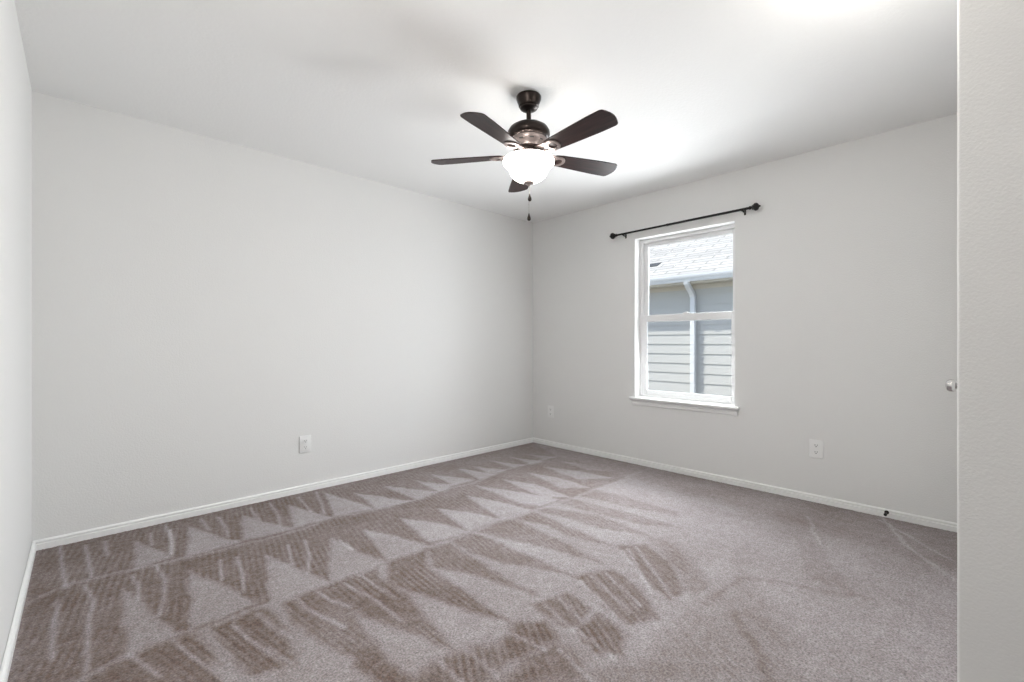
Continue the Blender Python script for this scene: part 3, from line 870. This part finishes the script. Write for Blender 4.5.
def make_iron(parent):
    """the arm: from the motor out to an oval ring screwed under the blade"""
    bm = bmesh.new()
    # open oval ring under the blade root
    cx, cy = 0.182, 0.0
    n = 28
    rings = []
    for k in range(n):
        a = 2 * PI * k / n
        rr = []
        for ox, oz in ((1.0, -0.0035), (1.0, -0.0085), (0.60, -0.0105), (0.60, -0.0035)):
            rr.append(bm.verts.new((cx + 0.040 * ox * math.cos(a), cy + 0.043 * ox * math.sin(a), oz)))
        rings.append(rr)
    for k in range(n):
        a, b = rings[k], rings[(k + 1) % n]
        for i in range(4):
            j = (i + 1) % 4
            bm.faces.new((a[i], a[j], b[j], b[i]))
    # two curved arms back to the hub
    for s in (-1, 1):
        p = [Vector((0.062, s * 0.014, 0.016)), Vector((0.090, s * 0.020, 0.010)), Vector((0.118, s * 0.030, 0.000)), Vector((0.146, s * 0.034, -0.007)), Vector((0.168, s * 0.036, -0.008))]
        def sect(i, p=p):
            w = (0.010, 0.011, 0.011, 0.010, 0.007)[i]
            return [Vector((0, -w, -0.003)), Vector((0, w, -0.003)), Vector((0, w, 0.003)), Vector((0, -w, 0.003))]
        add_sweep(bm, p, sect)
    return obj('blade_iron', bm, M_bronze2, parent, smooth=35)
first = make_blade()
make_iron(first)
blades = [first] + [copy_tree(first, fan) for _ in range(4)]
DROOP = (-1.4, 0.8, -0.7, 1.4, 0.0)          # none of the five hangs quite true
for k, b in enumerate(blades):
    b.matrix_basis = Matrix.Translation((0, 0, BL_Z)) @ Matrix.Rotation(math.radians(51.5 + 72 * k), 4, 'Z') @ Matrix.Rotation(math.radians(-DROOP[k]), 4, 'Y') @ Matrix.Rotation(-PITCH, 4, 'X')

# two pull chains with drop-shaped fobs
def pull_chain(x, y, z0, z1):
    bm = bmesh.new()
    z = z0
    while z > z1 + 0.018:
        add_sphere(bm, (x, y, z), 0.0019, 8)
        z -= 0.0052
    add_tube(bm, [(x, y, z0), (x, y, z1 + 0.016)], 0.0006, 6)
    ch = obj('pull_chain', bm, M_chain, fan, smooth=60)
    bm = bmesh.new()
    add_lathe(bm, [(0, 0.022), (0.003, 0.021), (0.0035, 0.016), (0.006, 0.008), (0.0095, -0.002), (0.0105, -0.009), (0.008, -0.016), (0.004, -0.019), (0, -0.0195)], 20, Matrix.Translation((x, y, z1)))
    obj('fob', bm, M_bronze, ch, smooth=60)
pull_chain(0.004, -0.004, 1.966, 1.896)
pull_chain(0.001, -0.001, 1.966, 1.789)

# ------------------------------------------------------------------ outdoors: the neighbour's house
GZ = -0.55
def shingle_mat():
    m = mat('pale_shingles', (0.5, 0.47, 0.43), 0.9, spec=0.2)
    t = m.node_tree
    b = t.nodes['Principled BSDF']
    tc = node(m, 'ShaderNodeTexCoord')
    mp = node(m, 'ShaderNodeMapping')
    mp.inputs['Rotation'].default_value = (0, 0, PI / 2)
    br = node(m, 'ShaderNodeTexBrick')
    br.inputs['Scale'].default_value = 1.0
    br.inputs['Color1'].default_value = (0.47, 0.458, 0.435, 1)
    br.inputs['Color2'].default_value = (0.36, 0.35, 0.335, 1)
    br.inputs['Mortar'].default_value = (0.25, 0.245, 0.235, 1)
    br.inputs['Mortar Size'].default_value = 0.016
    br.inputs['Brick Width'].default_value = 0.62
    br.inputs['Row Height'].default_value = 0.145
    t.links.new(tc.outputs['Object'], mp.inputs['Vector'])
    t.links.new(mp.outputs[0], br.inputs['Vector'])
    t.links.new(br.outputs['Color'], b.inputs['Base Color'])
    return m
M_shingle = shingle_mat()
M_siding = mat('painted_siding', (0.42, 0.415, 0.40), 0.7, spec=0.2, bump=(40, 0.10, 0.003))
M_gutter = mat('white_gutter', (0.58, 0.585, 0.59), 0.4, bump=(15, 0.03, 0.002))
M_soffit = mat('cream_soffit', (0.48, 0.45, 0.39), 0.7, bump=(20, 0.03, 0.002))
M_grass = mat('pale_gravel', (0.30, 0.29, 0.27), 1.0, spec=0.1, bump=(60, 0.8, 0.02))

bm = bmesh.new(); add_box(bm, XB + WT, 22, -14, 18, GZ - 0.2, GZ)
gr = struct(obj('ground', bm, M_grass))

HX = 8.0
hs_ = tag(empty('neighbor_house', (HX, 3.5, GZ)), 'neighbouring house with lap siding, pale shingle roof and gutter, seen through window', 'house')
HYA, HYB = -7.0, 8.5          # along Y, relative to the empty
EZ = 2.125 - GZ               # soffit height over the ground
bm = bmesh.new()
lap, z = 0.1722, 1.2530 - 8 * 0.1722 - GZ
add_box(bm, 0.0, 6.0, HYA, HYB, 0.0, EZ + 0.05)
z = 0.05 + ((1.2530 - GZ - 0.05) % lap) - lap
while z < EZ:
    z1 = min(z + lap + 0.012, EZ + 0.02)
    a = max(z, 0.0)
    add_prism(bm, [(-0.026, a), (0.0, a), (0.0, z1), (-0.012, z1)], lambda u, v: (u, HYA, v), lambda u, v: (u, HYB, v))
    z += lap
obj('siding_wall', bm, M_siding, hs_)
OV = 0.30
bm = bmesh.new()
add_box(bm, -OV, 0.0, HYA, HYB, EZ, EZ + 0.012)
add_box(bm, -0.035, -0.012, HYA, HYB, EZ - 0.075, EZ)                # frieze board
obj('soffit', bm, M_soffit, hs_)
bm = bmesh.new()
add_box(bm, -OV - 0.022, -OV, HYA, HYB, EZ - 0.006, EZ + 0.15)
obj('fascia', bm, M_soffit, hs_)
# gutter with a rolled front lip
bm = bmesh.new()
gp = [(-0.024, 0.005), (-0.082, 0.005), (-0.092, 0.040), (-0.112, 0.075), (-0.118, 0.100), (-0.118, 0.122), (-0.108, 0.126), (-0.106, 0.110), (-0.108, 0.100), (-0.100, 0.075), (-0.082, 0.042), (-0.074, 0.013), (-0.032, 0.013), (-0.032, 0.120), (-0.024, 0.120)]
add_prism(bm, gp, lambda u, v: (-OV + u, HYA - 0.02, EZ + 0.02 + v), lambda u, v: (-OV + u, HYB + 0.02, EZ + 0.02 + v))
obj('gutter', bm, M_gutter, hs_)
# roof slope, rising away from the room
sl = math.radians(26)
bm = bmesh.new()
RL = 4.2
ex, ez = -OV - 0.045, EZ + 0.138
c_, s_ = math.cos(sl), math.sin(sl)
add_prism(bm, [(ex, ez), (ex + RL * c_, ez + RL * s_), (ex + RL * c_ * 2, ez), (ex + RL * c_ * 2, ez - 0.03), (ex + RL * c_, ez + RL * s_ - 0.04), (ex + 0.01, ez - 0.03)],
          lambda u, v: (u, HYA - 0.3, v), lambda u, v: (u, HYB + 0.3, v))
obj('shingle_roof', bm, M_shingle, hs_)
# a low ridge-type vent lying on the slope
bm = bmesh.new()
vx = 8.42 - HX
vz = ez + (vx - ex) * math.tan(sl)
tsl = math.tan(sl)
add_prism(bm, [(vx - 0.05, vz - 0.05 * tsl - 0.005), (vx - 0.05, vz - 0.05 * tsl + 0.014), (vx + 0.16, vz + 0.16 * tsl + 0.006), (vx + 0.20, vz + 0.20 * tsl - 0.005)],
          lambda u, v: (u, 4.55 - 3.5, v), lambda u, v: (u, 5.05 - 3.5, v))
obj('roof_vent', bm, M_slot, hs_)
# downspout: outlet, offset elbow back to the wall, long drop, straps
yd = 3.606 - 3.5
bm = bmesh.new()
dw, dd = 0.044, 0.038
path = [(-OV - 0.050, yd, EZ + 0.035), (-OV - 0.046, yd, EZ + 0.005), (-OV - 0.015, yd, EZ - 0.030), (-0.150, yd, EZ - 0.150), (-0.104, yd, EZ - 0.205), (-0.095, yd, EZ - 0.26), (-0.094, yd, 0.12), (-0.11, yd, 0.06), (-0.25, yd, 0.03)]
P_ = [Vector(p) for p in path]
def sect(i):
    a = P_[max(i - 1, 0)]; b = P_[min(i + 1, len(P_) - 1)]
    t = (b - a).normalized()
    u = Vector((0, 1, 0)); v = t.cross(u).normalized()
    return [u * dw * su + v * dd * sv for su, sv in ((-1, -0.8), (-0.8, -1), (0.8, -1), (1, -0.8), (1, 0.8), (0.8, 1), (-0.8, 1), (-1, 0.8))]
add_sweep(bm, path, sect)
dsp = obj('downspout', bm, M_gutter, hs_)
